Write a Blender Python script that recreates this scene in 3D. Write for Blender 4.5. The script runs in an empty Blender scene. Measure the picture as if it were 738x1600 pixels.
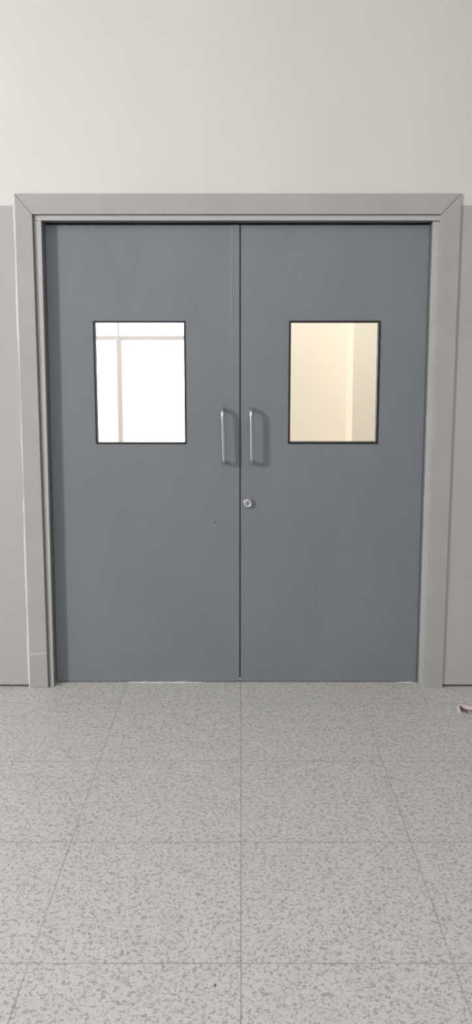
import bpy, bmesh, math, random
from mathutils import Vector, Matrix
random.seed(7)
S = bpy.context.scene
COL = S.collection

# ------------------------------------------------------------------ colours
def lin(c):
    c = c / 255.0
    return c / 12.92 if c <= 0.04045 else ((c + 0.055) / 1.055) ** 2.4
def rgb(r, g, b): return (lin(r), lin(g), lin(b), 1.0)

# ------------------------------------------------------------------ materials
class NT:
    """small helper round a node tree"""
    def __init__(self, name, rough=0.6, metal=0.0, spec=0.5):
        self.m = bpy.data.materials.new(name); self.m.use_nodes = True
        self.t = self.m.node_tree; self.n = self.t.nodes
        self.b = self.n['Principled BSDF']
        self.b.inputs['Roughness'].default_value = rough
        self.b.inputs['Metallic'].default_value = metal
        self.b.inputs['Specular IOR Level'].default_value = spec
    def new(self, kind, **kw):
        n = self.n.new(kind)
        for k, v in kw.items(): setattr(n, k, v)
        return n
    def link(self, a, b): self.t.links.new(a, b)
    def math(self, op, a, b=None, c=None):
        n = self.new('ShaderNodeMath', operation=op)
        for i, v in enumerate((a, b, c)):
            if v is None: continue
            if isinstance(v, (int, float)): n.inputs[i].default_value = v
            else: self.link(v, n.inputs[i])
        return n.outputs[0]
    def pos(self):
        g = self.new('ShaderNodeNewGeometry')
        return g.outputs['Position']
    def xyz(self, v):
        s = self.new('ShaderNodeSeparateXYZ'); self.link(v, s.inputs[0]); return s.outputs
    def scaled(self, v, sc):
        mp = self.new('ShaderNodeMapping'); mp.inputs['Scale'].default_value = sc
        self.link(v, mp.inputs['Vector']); return mp.outputs[0]
    def noise(self, v, scale, detail=2.0, rough=0.5, dist=0.0):
        n = self.new('ShaderNodeTexNoise')
        n.inputs['Scale'].default_value = scale; n.inputs['Detail'].default_value = detail
        n.inputs['Roughness'].default_value = rough; n.inputs['Distortion'].default_value = dist
        self.link(v, n.inputs['Vector']); return n.outputs['Fac']
    def ramp(self, fac, stops):
        r = self.new('ShaderNodeValToRGB')
        el = r.color_ramp.elements
        while len(el) < len(stops): el.new(0.5)
        for e, (p, c) in zip(el, stops):
            e.position = p; e.color = c if isinstance(c, tuple) else (c, c, c, 1)
        self.link(fac, r.inputs[0]); return r.outputs[0]
    def mix(self, fac, a, b):
        n = self.new('ShaderNodeMix', data_type='RGBA')
        if isinstance(fac, (int, float)): n.inputs[0].default_value = fac
        else: self.link(fac, n.inputs[0])
        for i, v in ((6, a), (7, b)):
            if isinstance(v, tuple): n.inputs[i].default_value = v
            else: self.link(v, n.inputs[i])
        return n.outputs[2]
    def color(self, c):
        if isinstance(c, tuple): self.b.inputs['Base Color'].default_value = c
        else: self.link(c, self.b.inputs['Base Color'])
    def bump(self, h, strength, dist):
        n = self.new('ShaderNodeBump')
        n.inputs['Strength'].default_value = strength; n.inputs['Distance'].default_value = dist
        self.link(h, n.inputs['Height']); self.link(n.outputs[0], self.b.inputs['Normal'])

def paint(name, c, rough=0.5, var=0.03, scale=6.0, bump=0.0, spec=0.4, bscale=220):
    k = NT(name, rough, 0, spec)
    p = k.pos(); f = k.noise(p, scale, 3)
    a = tuple(v * (1 - var) for v in c[:3]) + (1,); b = tuple(min(1, v * (1 + var)) for v in c[:3]) + (1,)
    k.color(k.ramp(f, [(0.3, a), (0.7, b)]))
    if bump: k.bump(k.noise(p, bscale, 2), bump, 0.002)
    return k.m

def metal(name, c, rough, aniso=0.0):
    k = NT(name, rough, 1.0)
    p = k.scaled(k.pos(), (60, 60, 900)); f = k.noise(p, 1.0, 2)
    k.color(k.mix(f, tuple(v * 0.92 for v in c[:3]) + (1,), c))
    return k.m

DADO_Z = 2.414
def mat_wall():
    k = NT('two_tone_wall_paint', 0.6, 0, 0.3)
    p = k.pos(); x, y, z = k.xyz(p)
    wob = k.math('MULTIPLY', k.math('SUBTRACT', k.noise(k.scaled(p, (9, 1, 1)), 1.0, 3), 0.5), 0.008)
    up = k.math('GREATER_THAN', k.math('ADD', z, wob), DADO_Z)
    f = k.noise(p, 1.7, 4)
    cream = k.ramp(f, [(0.3, (0.715, 0.697, 0.665, 1)), (0.7, (0.745, 0.728, 0.70, 1))])
    grey = k.ramp(f, [(0.3, (0.452, 0.447, 0.438, 1)), (0.7, (0.475, 0.472, 0.466, 1))])
    k.color(k.mix(up, grey, cream))
    k.bump(k.noise(p, 90, 3), 0.12, 0.002)
    return k.m

def mat_floor():
    k = NT('speckled_vinyl_tile', 0.42, 0, 0.35)
    p = k.pos(); x, y, z = k.xyz(p)
    TX, TY, OY = 0.602, 0.5905, -1.9745
    ux = k.math('DIVIDE', k.math('ADD', x, 0.602 * 40 - 0.0015), TX)
    uy = k.math('DIVIDE', k.math('ADD', y, 0.5905 * 40 - OY), TY)
    # every tile shows its own stretch of the mottling
    off = k.new('ShaderNodeCombineXYZ')
    k.link(k.math('MULTIPLY', k.math('FLOOR', ux), 3.37), off.inputs[0])
    k.link(k.math('MULTIPLY', k.math('FLOOR', uy), 5.11), off.inputs[1])
    va = k.new('ShaderNodeVectorMath', operation='ADD'); k.link(p, va.inputs[0]); k.link(off.outputs[0], va.inputs[1])
    q = va.outputs[0]
    n1 = k.noise(q, 98, 1.6, 0.5, 1.0)
    n2 = k.noise(q, 46, 2.0, 0.6, 0.4)
    n3 = k.noise(q, 11, 2)
    fl = k.math('ADD', k.math('MULTIPLY', n1, 0.75), k.math('MULTIPLY', n2, 0.25))
    fleck = k.ramp(fl, [(0.505, 0.0), (0.60, 1.0)])
    base = k.ramp(n3, [(0.3, (0.58, 0.57, 0.556, 1)), (0.7, (0.62, 0.61, 0.594, 1))])
    c = k.mix(k.math('MULTIPLY', fleck, 0.66), base, (0.235, 0.228, 0.22, 1))
    pale = k.ramp(k.noise(q, 60, 1.5, 0.5, 0.6), [(0.60, 0.0), (0.68, 1.0)])
    c = k.mix(k.math('MULTIPLY', pale, 0.35), c, (0.60, 0.59, 0.57, 1))
    # joints between tiles, a little uneven in strength
    dx = k.math('MULTIPLY', k.math('ABSOLUTE', k.math('SUBTRACT', k.math('FRACT', k.math('ADD', ux, 0.5)), 0.5)), TX)
    dy = k.math('MULTIPLY', k.math('ABSOLUTE', k.math('SUBTRACT', k.math('FRACT', k.math('ADD', uy, 0.5)), 0.5)), TY)
    jl = k.math('LESS_THAN', k.math('MINIMUM', dx, k.math('MULTIPLY', dy, 0.9)), 0.0023)
    # the joint in line with the meeting edge of the leaves holds most dirt, the ones near the wall least
    near = k.math('LESS_THAN', k.math('ABSOLUTE', x), 0.01)
    front = k.ramp(k.math('MULTIPLY', y, -1.0), [(0.0, 0.2), (1.0, 0.5)])
    front = k.math('MINIMUM', front, 0.5)
    front = k.math('MAXIMUM', front, k.math('MULTIPLY', near, 0.6))
    front = k.math('MAXIMUM', front, k.math('MULTIPLY', k.math('LESS_THAN', k.math('ABSOLUTE', k.math('ADD', x, 0.602)), 0.01), 0.5))
    wear = k.math('MULTIPLY', front, k.ramp(k.noise(p, 3.0, 2), [(0.3, 0.45), (0.62, 1.0)]))
    c = k.mix(k.math('MULTIPLY', jl, wear), c, (0.16, 0.155, 0.15, 1))
    k.color(c)
    k.bump(k.math('SUBTRACT', 1.0, jl), 0.15, 0.001)
    return k.m

def mat_door():
    k = NT('slate_grey_door_paint', 0.38, 0, 0.35)
    p = k.pos(); x, y, z = k.xyz(p)
    f = k.noise(k.scaled(p, (2.2, 2, 1.2)), 1.6, 4)
    c = k.ramp(f, [(0.3, (0.209, 0.223, 0.247, 1)), (0.7, (0.225, 0.239, 0.263, 1))])
    # one small dark chip in the paint of the leaf without the lock
    d = k.math('ADD', k.math('POWER', k.math('SUBTRACT', x, -0.1283), 2.0), k.math('POWER', k.math('SUBTRACT', z, 0.8595), 2.0))
    c = k.mix(k.math('LESS_THAN', d, 0.0042 ** 2), c, (0.06, 0.05, 0.05, 1))
    k.color(c)
    k.bump(k.noise(p, 160, 2), 0.05, 0.001)
    return k.m

def mat_glass():
    k = NT('clear_door_glass', 0.02)
    out = k.n['Material Output']
    tr = k.new('ShaderNodeBsdfTransparent'); tr.inputs[0].default_value = (0.97, 0.985, 0.975, 1)
    gl = k.new('ShaderNodeBsdfGlossy'); gl.inputs['Roughness'].default_value = 0.02
    fr = k.new('ShaderNodeFresnel'); fr.inputs[0].default_value = 1.45
    mx = k.new('ShaderNodeMixShader')
    k.link(fr.outputs[0], mx.inputs[0]); k.link(tr.outputs[0], mx.inputs[1]); k.link(gl.outputs[0], mx.inputs[2])
    k.link(mx.outputs[0], out.inputs[0])
    return k.m

M = dict(
    wall=mat_wall(), floor=mat_floor(), door=mat_door(), glass=mat_glass(),
    ceil=paint('white_ceiling_paint', (0.78, 0.77, 0.75, 1), 0.8),
    side=paint('pale_hall_paint', (0.62, 0.61, 0.59, 1), 0.7),
    beige=paint('cream_room_paint', (0.815, 0.74, 0.655, 1), 0.7, 0.02, 1.2),
    frame=paint('warm_grey_frame_paint', (0.425, 0.418, 0.410, 1), 0.42, 0.04, 5, 0.05),
    jamb=paint('light_grey_jamb_paint', (0.50, 0.495, 0.485, 1), 0.42, 0.04, 5, 0.05),
    sealant=paint('white_sealant', (0.66, 0.655, 0.64, 1), 0.5, 0.06, 30, 0.2),
    filler=paint('pale_filler', (0.55, 0.545, 0.53, 1), 0.6, 0.06, 30),
    black=paint('black_rubber_gasket', (0.022, 0.022, 0.024, 1), 0.45, 0.1, 40),
    steel=metal('satin_steel', (0.66, 0.66, 0.675, 1), 0.33),
    lock=metal('dull_nickel', (0.66, 0.66, 0.67, 1), 0.38),
    slot=paint('dark_keyway', (0.10, 0.10, 0.10, 1), 0.6),
    winframe=paint('pale_window_metal', (0.62, 0.59, 0.61, 1), 0.5),
    paper=paint('white_pink_card', (0.84, 0.77, 0.76, 1), 0.5, 0.06, 60),
    pink=paint('dusty_pink_card', (0.36, 0.265, 0.28, 1), 0.55, 0.10, 50),
    dark=paint('dark_grit', (0.17, 0.16, 0.15, 1), 0.8, 0.2, 300),
    strip=paint('pale_threshold_line', (0.70, 0.69, 0.68, 1), 0.8, 0.1, 40),
)

# ------------------------------------------------------------------ mesh helpers
def obj(name, bm, mat, parent=None, smooth=False, loc=None):
    bmesh.ops.recalc_face_normals(bm, faces=bm.faces)
    me = bpy.data.meshes.new(name); bm.to_mesh(me); bm.free()
    for m in (mat if isinstance(mat, (list, tuple)) else [mat]): me.materials.append(m)
    if smooth:
        for p in me.polygons: p.use_smooth = True
    o = bpy.data.objects.new(name, me); COL.objects.link(o)
    if loc: 
        o.location = loc
        me.transform(Matrix.Translation(-Vector(loc)))
    if parent:
        o.parent = parent
        o.matrix_parent_inverse = parent.matrix_world.inverted() if False else Matrix.Translation(-parent.location)
    return o
def empty(name, loc):
    o = bpy.data.objects.new(name, None); COL.objects.link(o); o.location = loc
    o.empty_display_size = 0.1
    return o
def tag(o, label, cat, kind=None, group=None):
    o['label'] = label; o['category'] = cat
    if kind: o['kind'] = kind
    if group: o['group'] = group
    return o
def box(bm, x0, x1, y0, y1, z0, z1):
    v = [bm.verts.new(p) for p in ((x0,y0,z0),(x1,y0,z0),(x1,y1,z0),(x0,y1,z0),(x0,y0,z1),(x1,y0,z1),(x1,y1,z1),(x0,y1,z1))]
    fs = [bm.faces.new([v[i] for i in f]) for f in ((0,3,2,1),(4,5,6,7),(0,1,5,4),(1,2,6,5),(2,3,7,6),(3,0,4,7))]
    return v, fs
def prism(bm, poly, y0, y1):
    """poly: (x, z) outline, pushed from y0 to y1"""
    a = [bm.verts.new((x, y0, z)) for x, z in poly]; b = [bm.verts.new((x, y1, z)) for x, z in poly]
    n = len(poly)
    bm.faces.new(a); bm.faces.new(b[::-1])
    for i in range(n): bm.faces.new((a[i], b[i], b[(i+1) % n], a[(i+1) % n]))
def plate_hole(bm, O, H, y0, y1):
    """upright plate with one hole; O and H are four (x, z) corners each, same order"""
    def ring(y): return [bm.verts.new((x, y, z)) for x, z in O], [bm.verts.new((x, y, z)) for x, z in H]
    (fo, fh), (bo, bh) = ring(y0), ring(y1)
    for i in range(4):
        j = (i + 1) % 4
        bm.faces.new((fo[i], fo[j], fh[j], fh[i])); bm.faces.new((bo[j], bo[i], bh[i], bh[j]))
        bm.faces.new((fo[j], fo[i], bo[i], bo[j])); bm.faces.new((fh[i], fh[j], bh[j], bh[i]))
def bevel(bm, w, seg=2, ang=0.5):
    bmesh.ops.recalc_face_normals(bm, faces=bm.faces)
    ed = [e for e in bm.edges if len(e.link_faces) == 2 and e.calc_face_angle(0) > ang]
    bmesh.ops.bevel(bm, geom=ed, offset=w, segments=seg, affect='EDGES', profile=0.5)
def tube(bm, pts, r, n=16, cap=True):
    rings = []
    for i, p in enumerate(pts):
        a = pts[max(i-1, 0)]; b = pts[min(i+1, len(pts)-1)]
        t = (Vector(b) - Vector(a)).normalized()
        u = t.cross(Vector((1, 0, 0))).normalized(); w = t.cross(u)
        rr = r[i] if isinstance(r, list) else r
        rings.append([bm.verts.new(Vector(p) + rr * (math.cos(k*2*math.pi/n)*u + math.sin(k*2*math.pi/n)*w)) for k in range(n)])
    for a, b in zip(rings, rings[1:]):
        for k in range(n): bm.faces.new((a[k], a[(k+1) % n], b[(k+1) % n], b[k]))
    if cap: bm.faces.new(rings[0]); bm.faces.new(rings[-1][::-1])
def lathe_y(bm, cx, cz, prof, n=40):
    """prof: (radius, y) from the wall outward; closed at the last point"""
    rings = [[bm.verts.new((cx + r*math.cos(k*2*math.pi/n), y, cz + r*math.sin(k*2*math.pi/n))) for k in range(n)] for r, y in prof]
    for a, b in zip(rings, rings[1:]):
        for k in range(n): bm.faces.new((a[k], a[(k+1) % n], b[(k+1) % n], b[k]))
    bm.faces.new(rings[0][::-1]); bm.faces.new(rings[-1])

# ------------------------------------------------------------------ measures (metres; wall face is y = 0)
HX0, HX1, HY0, CEIL = -5.2, 4.6, -7.5, 4.1          # the hall
RX0, RX1, RY1 = -3.2, 3.0, 3.0                      # the room beyond
WT = 0.14                                           # wall thickness
CXL, CXR, CZT = -1.085, 1.0505, 2.467               # outside of the casing
IXL, IXR, IZT = -0.997, 0.957, 2.3715               # inside of the casing
JXL, JXR, JZT = -0.963, 0.9285, 2.346               # opening left for the leaves
YC, YJ, YD = -0.010, 0.006, 0.066                   # faces of casing, jamb, leaves
DT = 0.044

# ------------------------------------------------------------------ setting
bm = bmesh.new(); box(bm, HX0-0.2, HX1+0.2, HY0-0.2, RY1+0.3, -0.12, 0.0)
tag(obj('floor', bm, M['floor']), 'grey speckled vinyl tile floor in front of the double doors', 'floor', 'structure')

bm = bmesh.new()
ox0, ox1, oz = IXL - 0.03, IXR + 0.03, IZT + 0.03
# each side of the opening stops just short of the floor: a narrow dark gap runs along its foot
gap, rec = 0.014, 0.05
for x0, x1 in ((HX0, ox0), (ox1, HX1)):
    box(bm, x0, x1, 0.0, WT, gap, oz)
    box(bm, x0, x1, rec, WT, -0.02, gap)
box(bm, HX0, HX1, 0.0, WT, oz, CEIL)
bmesh.ops.remove_doubles(bm, verts=bm.verts, dist=1e-5)
tag(obj('wall_back', bm, M['wall']), 'cream upper and grey lower painted wall around the double doors', 'wall', 'structure')

bm = bmesh.new()
wy0, wy1, wz0, wz1 = -4.15, -3.45, 2.75, 3.75       # opening of the hall window, outside the picture
def yz_box(y0, y1, z0, z1): box(bm, HX0-0.14, HX0, y0, y1, z0, z1)
yz_box(HY0, wy0, 0, CEIL); yz_box(wy1, WT, 0, CEIL); yz_box(wy0, wy1, 0, wz0); yz_box(wy0, wy1, wz1, CEIL)
tag(obj('wall_left', bm, M['side']), 'pale painted side wall of the hall with a high window opening', 'wall', 'structure')
bm = bmesh.new(); box(bm, HX1, HX1+0.14, HY0, WT, 0, CEIL)
tag(obj('wall_right', bm, M['side']), 'pale plain side wall of the hall opposite the window', 'wall', 'structure')
bm = bmesh.new(); box(bm, HX0, HX1, HY0-0.14, HY0, 0, CEIL)
tag(obj('wall_front', bm, M['side']), 'pale wall of the hall facing the double doors', 'wall', 'structure')
bm = bmesh.new(); box(bm, HX0-0.2, HX1+0.2, HY0-0.2, RY1+0.3, CEIL, CEIL+0.12)
tag(obj('ceiling', bm, M['ceil']), 'plain white ceiling', 'ceiling', 'structure')

# room seen through the panes: cream wall, pier, bright window with grey bars
W2 = (-2.3, -0.28, 0.55, 2.75)
bm = bmesh.new()
plate_hole(bm, [(RX0, 0), (RX1, 0), (RX1, CEIL), (RX0, CEIL)], [(W2[0], W2[2]), (W2[1], W2[2]), (W2[1], W2[3]), (W2[0], W2[3])], RY1, RY1+0.16)
tag(obj('wall_far', bm, M['beige']), 'cream wall of the next room seen through the glass panes', 'wall', 'structure')
bm = bmesh.new(); box(bm, 0.904, 2.2, 2.60, RY1, 0, CEIL)
tag(obj('wall_pier', bm, M['beige']), 'cream pier standing out from the wall of the next room', 'wall', 'structure')
bm = bmesh.new(); box(bm, RX0-0.14, RX0, WT, RY1+0.16, 0, CEIL)
tag(obj('wall_room_left', bm, M['beige']), 'cream side wall of the next room nearest its window', 'wall', 'structure')
bm = bmesh.new(); box(bm, RX1, RX1+0.14, WT, RY1+0.16, 0, CEIL)
tag(obj('wall_room_right', bm, M['beige']), 'cream side wall of the next room behind the pier', 'wall', 'structure')

win = tag(empty('window_1', (-1.29, RY1+0.08, W2[2])), 'bright window with grey bars seen through the pane nearest the handle without a lock', 'window', 'structure')
bm = bmesh.new()
x0, x1, z0, z1 = W2
plate_hole(bm, [(x0, z0), (x1, z0), (x1, z1), (x0, z1)], [(x0+.045, z0+.045), (x1-.045, z0+.045), (x1-.045, z1-.045), (x0+.045, z1-.045)], RY1+0.05, RY1+0.11)
obj('window_frame', bm, M['winframe'], win)
bm = bmesh.new(); box(bm, -1.063, -1.020, RY1+0.055, RY1+0.105, z0+.045, 1.85); bevel(bm, 0.004)
box(bm, -1.050, -1.034, RY1+0.065, RY1+0.095, 1.86, z1-.045)
obj('mullion', bm, M['winframe'], win)
bm = bmesh.new(); box(bm, x0+.045, x1-.045, RY1+0.06, RY1+0.10, 1.834, 1.870); bevel(bm, 0.004)
obj('transom', bm, M['winframe'], win)
bm = bmesh.new(); box(bm, x0+.03, x1-.03, RY1+0.078, RY1+0.083, z0+.03, z1-.03)
obj('window_pane', bm, M['glass'], win)

# ------------------------------------------------------------------ door frame
fr = tag(empty('trim_1', (0, 0, 0)), 'warm grey mitred door frame around the double doors', 'door frame', 'structure')
def casing(name, poly):
    bm = bmesh.new(); prism(bm, poly, YC, 0.03); bevel(bm, 0.0022, 2)
    return obj(name, bm, M['frame'], fr)
g = 0.0009
cl = casing('side_casing', [(CXL-0.006, 0), (IXL-0.001, 0), (IXL+0.001, IZT-g), (CXL+0.007, CZT-g)])
casing('side_casing', [(CXR-0.003, 0), (IXR-0.002, 0), (IXR+0.002, IZT-g), (CXR+0.003, CZT-g)][::-1])
casing('head_casing', [(IXL+0.001, IZT+g), (IXR+0.002, IZT+g), (CXR+0.003, CZT+g), (CXL+0.007, CZT+g)])
def jamb(name, b):
    bm = bmesh.new()
    for q in b: box(bm, *q)
    return obj(name, bm, M['frame'], fr)
jl = bmesh.new()
def side_jamb(xo, xi_b, xi_t, sgn, YJ=YJ):
    bm = bmesh.new()
    gv = 0.0065 if sgn > 0 else 0.0
    xf = xo + sgn*0.03 + gv if gv else xo       # a narrow groove is left beside one casing
    prism(bm, [(xf, 0), (xi_b, 0), (xi_t, JZT-0.0006), (xf, JZT-0.0006)], YJ, YD+DT+0.03)
    bevel(bm, 0.0025, 2)
    if gv: box(bm, xo, xf, YJ+0.014, YD+DT+0.03, 0, JZT-0.0006)
    return obj('side_jamb', bm, M['jamb'], fr)
side_jamb(IXL-0.03, JXL-0.008, JXL+0.006, 1)
side_jamb(IXR+0.03, JXR+0.002, JXR-0.001, -1, 0.020)
bm = bmesh.new(); box(bm, IXL+0.0065, IXR+0.03, YJ, YD+DT+0.03, JZT, IZT-0.0004); bevel(bm, 0.0025, 2)
box(bm, IXL-0.03, IXR+0.03, YJ+0.012, YD+DT+0.03, JZT+0.001, IZT+0.03)
obj('head_jamb', bm, M['jamb'], fr)

# slate painted rebate the leaves close into
bm = bmesh.new()
for xb, xt, sg in ((JXL-0.008, JXL+0.006, 1), (JXR+0.002, JXR-0.001, -1)):
    prism(bm, [(xb-sg*0.002, 0.0), (xb+sg*0.0012, 0.0), (xt+sg*0.0012, JZT-0.0012), (xt-sg*0.002, JZT-0.0012)], YJ+0.006 if sg > 0 else 0.027, YD+DT+0.001)
box(bm, JXL+0.006, JXR-0.001, YJ+0.006, YD+DT+0.001, JZT-0.0012, JZT+0.002)
# stops the leaves close against
box(bm, JXL-0.012, JXL+0.022, YD+DT+0.003, YD+DT+0.028, 0, JZT-0.0012)
box(bm, JXR-0.022, JXR+0.006, YD+DT+0.003, YD+DT+0.028, 0, JZT-0.0012)
box(bm, JXL+0.022, JXR-0.022, YD+DT+0.003, YD+DT+0.028, JZT-0.024, JZT-0.0012)
s = obj('rebate', bm, M['door'], fr); s['label'] = 'slate painted rebate'

# uneven white sealant between casing and wall
bm = bmesh.new()
N = 90; L0, L1 = [], []
for i in range(N+1):
    z = 0.0 + 2.445 * i / N
    xe = CXL - 0.006 + 0.013 * z / CZT
    w = 0.0075 + 0.0035 * math.sin(z*3.1+0.5) + 0.0022*math.sin(z*11) + random.uniform(-.0015, .0015)
    if 0.9 < z < 1.0: w += 0.004
    if z > 2.2: w *= 0.75
    L0.append((xe - max(w, 0.003), z)); L1.append((xe + 0.0015, z))
va = [bm.verts.new((x, -0.0006, z)) for x, z in L0]
vb = [bm.verts.new((x - 0.002, -0.0070, z)) for x, z in L1]
vc = [bm.verts.new((x + 0.001, YC-0.0004, z)) for x, z in L1]
vd = [bm.verts.new((x + 0.001, 0.001, z)) for x, z in L1]
ve = [bm.verts.new((x, 0.001, z)) for x, z in L0]
R = [va, vb, vc, vd, ve]
for i in range(N):
    for a in range(5):
        b = (a+1) % 5
        bm.faces.new((R[a][i], R[b][i], R[b][i+1], R[a][i+1]))
bm.faces.new([r[0] for r in R]); bm.faces.new([r[-1] for r in R][::-1])
s = obj('sealant_bead', bm, M['sealant'], fr); s['label'] = 'uneven white sealant line'
# pale filler line where a new foot was let into the casing
bm = bmesh.new()
prism(bm, [(-1.088, 0.176), (-1.055, 0.180), (-1.02, 0.184), (-1.000, 0.184), (-1.000, 0.1895), (-1.03, 0.190), (-1.06, 0.188), (-1.088, 0.186)], YC-0.0008, YC+0.001)
s = obj('filler_line', bm, M['filler'], fr); s['label'] = 'pale filler line across the casing foot'

# ------------------------------------------------------------------ door leaves
def leaf(name, x0b, x0t, x1b, x1t, hole, label, w):
    t = tag(empty(name, ((x0b+x1b)/2, YD, 0.0)), label, 'door', 'structure')
    zb, zt = 0.004, JZT - 0.012
    hx0, hx1, hz0, hz1 = hole
    bm = bmesh.new()
    plate_hole(bm, [(x0b, zb), (x1b, zb), (x1t, zt), (x0t, zt)], [(hx0, hz0), (hx1, hz0), (hx1, hz1), (hx0, hz1)], YD, YD+DT)
    bevel(bm, 0.0012, 1)
    obj('door_panel', bm, M['door'], t)
    bm = bmesh.new()
    ho = [(hx0-0.003, hz0-0.003), (hx1+0.003, hz0-0.003), (hx1+0.003, hz1+0.003), (hx0-0.003, hz1+0.003)]
    hi = [(hx0+w, hz0+w), (hx1-w, hz0+w), (hx1-w, hz1-w), (hx0+w, hz1-w)]
    plate_hole(bm, ho, hi, YD-0.0025, YD+0.0015)
    plate_hole(bm, [(hx0, hz0), (hx1, hz0), (hx1, hz1), (hx0, hz1)], hi, YD+0.0015, YD+DT-0.004)
    s = obj('window_gasket', bm, M['black'], t); s['label'] = 'black gasket around the pane'
    bm = bmesh.new(); box(bm, hx0+0.003, hx1-0.003, YD+0.020, YD+0.026, hz0+0.003, hz1-0.003)
    s = obj('glass_pane', bm, M['glass'], t); s['label'] = 'clear glass pane'
    return t
def pull(t, x, zc, lean=0.0):
    bm = bmesh.new()
    hl, so, rb, rad = 0.133, 0.056, 0.030, 0.0104
    pts = [(x-lean, YD+0.001, zc+hl), (x-lean, YD-so+rb, zc+hl)]
    for k in range(1, 8):
        a = k/8*math.pi/2
        pts.append((x-lean, YD-so+rb-rb*math.sin(a), zc+hl-rb+rb*math.cos(a)))
    pts.append((x-lean, YD-so, zc+hl-rb))
    for k in range(1, 6): pts.append((x-lean+2*lean*k/6, YD-so, zc+(hl-rb)*(1-2*k/6)))
    pts.append((x+lean, YD-so, zc-hl+rb))
    for k in range(1, 8):
        a = k/8*math.pi/2
        pts.append((x+lean, YD-so+rb-rb*math.cos(a), zc-hl+rb-rb*math.sin(a)))
    pts += [(x+lean, YD-so+rb, zc-hl), (x+lean, YD+0.001, zc-hl)]
    tube(bm, pts, rad, 20)
    s = obj('door_handle', bm, M['steel'], t, True); s['label'] = 'satin steel pull handle'
    return s

d1 = leaf('door_1', JXL-0.005, JXL+0.009, -0.0052, -0.0042, (-0.728, -0.276, 1.265, 1.871),
          'slate grey door leaf without a lock, bright white window behind its pane', 0.0050)
d2 = leaf('door_2', 0.0012, 0.0022, JXR-0.001, JXR-0.004, (0.243, 0.692, 1.265, 1.873),
          'slate grey door leaf with round lock, cream wall behind its pane', 0.0075)
pull(d1, -0.0865, 1.305, 0.003)
pull(d2, 0.0545, 1.305, 0.001)
# cover strip down the meeting edge, dying out towards the middle
bm = bmesh.new()
K = 24
zs = [0.75 + (JZT-0.012-0.75)*i/K for i in range(K+1)]
R = []
for z in zs:
    th = 0.0003 + 0.0026 * max(0.0, (z-0.9)/(JZT-0.9))**1.5
    R.append([bm.verts.new(p) for p in ((-0.0490, YD+0.001, z), (-0.0482, YD-th*0.6, z), (-0.0465, YD-th, z), (-0.0056, YD-th, z), (-0.0056, YD+0.001, z))])
for a, b in zip(R, R[1:]):
    for k in range(5): bm.faces.new((a[k], a[(k+1) % 5], b[(k+1) % 5], b[k]))
bm.faces.new(R[0]); bm.faces.new(R[-1][::-1])
obj('meeting_strip', bm, M['door'], d1)
bm = bmesh.new(); box(bm, -0.03, 0.03, YD+DT, YD+DT+0.006, 0.006, JZT-0.02); bevel(bm, 0.0015, 1)
obj('rear_meeting_strip', bm, M['door'], d2)
# round lock
lx, lz = 0.0365, 0.9600
bm = bmesh.new()
lathe_y(bm, lx, lz, [(0.0235, YD+0.002), (0.0240, YD-0.011), (0.0225, YD-0.0155), (0.0195, YD-0.0175), (0.0160, YD-0.0175), (0.0150, YD-0.0150), (0.0145, YD-0.0150)])
lk = obj('lock_cylinder', bm, M['lock'], d2, True); lk['label'] = 'round nickel lock'
bm = bmesh.new(); lathe_y(bm, lx, lz, [(0.0115, YD-0.012), (0.0115, YD-0.0175), (0.0105, YD-0.0185)])
obj('lock_plug', bm, M['lock'], lk)
bm = bmesh.new(); lathe_y(bm, lx+0.001, lz+0.003, [(0.0040, YD-0.017), (0.0040, YD-0.0188)], 16)
prism(bm, [(lx-0.003, lz-0.010), (lx+0.001, lz-0.010), (lx+0.003, lz+0.003), (lx-0.001, lz+0.003)], YD-0.0188, YD-0.017)
obj('keyway', bm, M['slot'], lk)

# thin uneven pale line on the floor along the foot of the leaves
bm = bmesh.new()
for a, b, hh in ((-0.60, -0.20, 0.0045), (0.83, 0.917, 0.005)):
    n = 26; R = []
    for i in range(n+1):
        x = a + (b-a)*i/n; e = math.sin(math.pi*min(1, max(0, i/n)))**0.5
        t_ = hh*(0.25 + 0.75*random.random())*e + 0.0004
        R.append([bm.verts.new(p) for p in ((x, YD+0.002, 0.0002), (x, YD-0.010*e-0.002, 0.0002), (x, YD-0.006*e-0.001, t_), (x, YD+0.002, t_))])
    for p, q in zip(R, R[1:]):
        for k in range(4): bm.faces.new((p[k], p[(k+1) % 4], q[(k+1) % 4], q[k]))
    bm.faces.new(R[0]); bm.faces.new(R[-1][::-1])
tag(obj('trim_2', bm, M['strip']), 'thin broken pale line on the floor along the foot of the doors', 'trim', 'structure')

# ------------------------------------------------------------------ things on the floor
# crushed little carton, open at one end
t = tag(empty('carton', (1.12, -0.31, 0.0)), 'small crushed pink and white carton lying on floor by the frame', 'carton')
bm = bmesh.new()
def sleeve(bm, sec0, sec1, th=0.0009):
    """open sleeve between two four-cornered sections, with paper thickness"""
    def inset(s):
        c = sum((Vector(p) for p in s), Vector()) / 4
        return [Vector(p) + (c - Vector(p)).normalized()*th*1.6 for p in s]
    A = [bm.verts.new(p) for p in sec0]; B = [bm.verts.new(p) for p in sec1]
    a = [bm.verts.new(p) for p in inset(sec0)]; b = [bm.verts.new(p) for p in inset(sec1)]
    for i in range(4):
        j = (i+1) % 4
        bm.faces.new((A[i], A[j], B[j], B[i])); bm.faces.new((a[j], a[i], b[i], b[j]))
        bm.faces.new((A[j], A[i], a[i], a[j])); bm.faces.new((B[i], B[j], b[j], b[i]))
mouth = [(1.094, -0.330, 0.0005), (1.066, -0.268, 0.0005), (1.066, -0.269, 0.0205), (1.093, -0.328, 0.0165)]
back = [(1.190, -0.372, 0.0005), (1.166, -0.305, 0.0005), (1.166, -0.306, 0.014), (1.189, -0.370, 0.012)]
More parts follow.
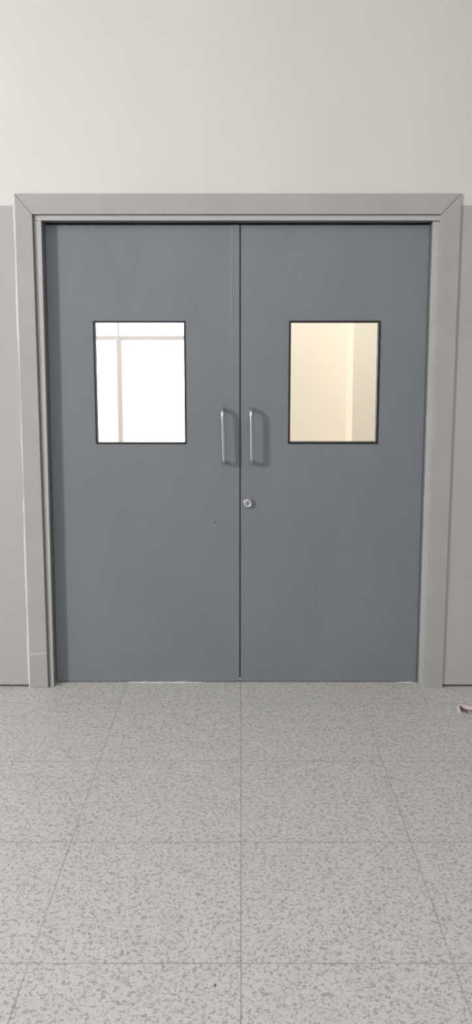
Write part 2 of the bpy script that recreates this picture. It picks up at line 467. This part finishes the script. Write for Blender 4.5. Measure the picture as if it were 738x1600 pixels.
sleeve(bm, mouth, back)
obj('carton_sleeve', bm, M['pink'], t)
def card(name, P, up, mat):
    bm = bmesh.new()
    Q = [Vector(p) + Vector(up) for p in P]
    A = [bm.verts.new(p) for p in P]; B = [bm.verts.new(p) for p in Q]
    n = len(P)
    bm.faces.new(A); bm.faces.new(B[::-1])
    for i in range(n): bm.faces.new((A[i], A[(i+1) % n], B[(i+1) % n], B[i]))
    return obj(name, bm, mat, t)
card('carton_lid', [(1.084, -0.318, 0.0215), (1.064, -0.267, 0.0225), (1.166, -0.304, 0.0165), (1.186, -0.358, 0.0160)], (0, 0, 0.0012), M['paper'])
s = card('end_flap', [(1.066, -0.267, 0.0005), (1.056, -0.290, 0.0005), (1.064, -0.318, 0.0005), (1.060, -0.312, 0.010), (1.051, -0.288, 0.019), (1.065, -0.266, 0.0225)], (-0.0010, 0.0004, 0.0002), M['paper'])
s['label'] = 'white end flap folded out'

# crumb of dark grit
bm = bmesh.new()
bmesh.ops.create_icosphere(bm, subdivisions=2, radius=0.0042)
for v in bm.verts:
    v.co = Vector((v.co.x*0.75 + v.co.y*0.25, v.co.y*1.5, v.co.z*0.45)) * random.uniform(0.8, 1.15)
mz = min(v.co.z for v in bm.verts)
for v in bm.verts: v.co += Vector((-0.0700, -2.058, -mz - 0.0004))
tag(obj('grit_crumb', bm, M['dark'], None, False, (-0.0700, -2.058, 0.0)), 'tiny dark crumb of grit lying on the speckled floor', 'crumb')

# ------------------------------------------------------------------ light
def area(name, loc, aim, sx, sy, power, col):
    l = bpy.data.lights.new(name, 'AREA'); l.shape = 'RECTANGLE'; l.size = sx; l.size_y = sy
    l.energy = power; l.color = col
    o = bpy.data.objects.new(name, l); COL.objects.link(o); o.location = loc
    o.rotation_euler = (Vector(aim) - Vector(loc)).to_track_quat('-Z', 'Y').to_euler()
    return o
area('hall_window_light', (HX0+0.02, -3.8, 3.25), (0.0, 0.0, 1.2), 0.60, 0.8, 210, (1.0, 0.994, 0.988))
area('hall_ceiling_fill', (0.3, -3.8, CEIL-0.06), (0.3, -3.8, 0), 4.0, 3.0, 44, (0.99, 0.995, 1.0))  # added soft fill for the hall, no fixture is built here
area('hall_end_fill', (0.5, HY0+0.06, 3.1), (0.9, 0, 1.0), 3.0, 1.4, 55, (0.985, 0.995, 1.0))  # added fill from behind the camera; wall_front has no window
area('pier_side_fill', (RX0+0.06, 2.72, 1.8), (1.0, 2.76, 1.5), 0.35, 1.8, 78, (1.0, 0.98, 0.94))  # added to brighten the pier's side face; this wall has no window
area('room_ceiling_light', (0.3, 0.9, CEIL-0.06), (0.7, 2.2, 0.8), 1.2, 0.8, 104, (1.0, 0.97, 0.92))

w = bpy.data.worlds.new('sky'); S.world = w; w.use_nodes = True
bg = w.node_tree.nodes['Background']; bg.inputs[0].default_value = (0.96, 0.98, 1.0, 1); bg.inputs[1].default_value = 5.0

# ------------------------------------------------------------------ camera
f_px, px, py = 1294.0, 376.0, 742.0
c = bpy.data.cameras.new('camera'); c.sensor_fit = 'AUTO'; c.sensor_width = 36.0
c.lens = 36.0 * f_px / 1600.0
c.shift_x = -(px - 369.0) / 1600.0; c.shift_y = (py - 800.0) / 1600.0
co = bpy.data.objects.new('camera', c); COL.objects.link(co)
co.location = (0.0, -4.10, 1.706); co.rotation_euler = (math.radians(90 - 8.22), 0, 0)
S.camera = co

S.view_settings.view_transform = 'Standard'; S.view_settings.look = 'None'
S.view_settings.exposure = 0.0; S.view_settings.gamma = 1.0; S.view_settings.use_curve_mapping = False
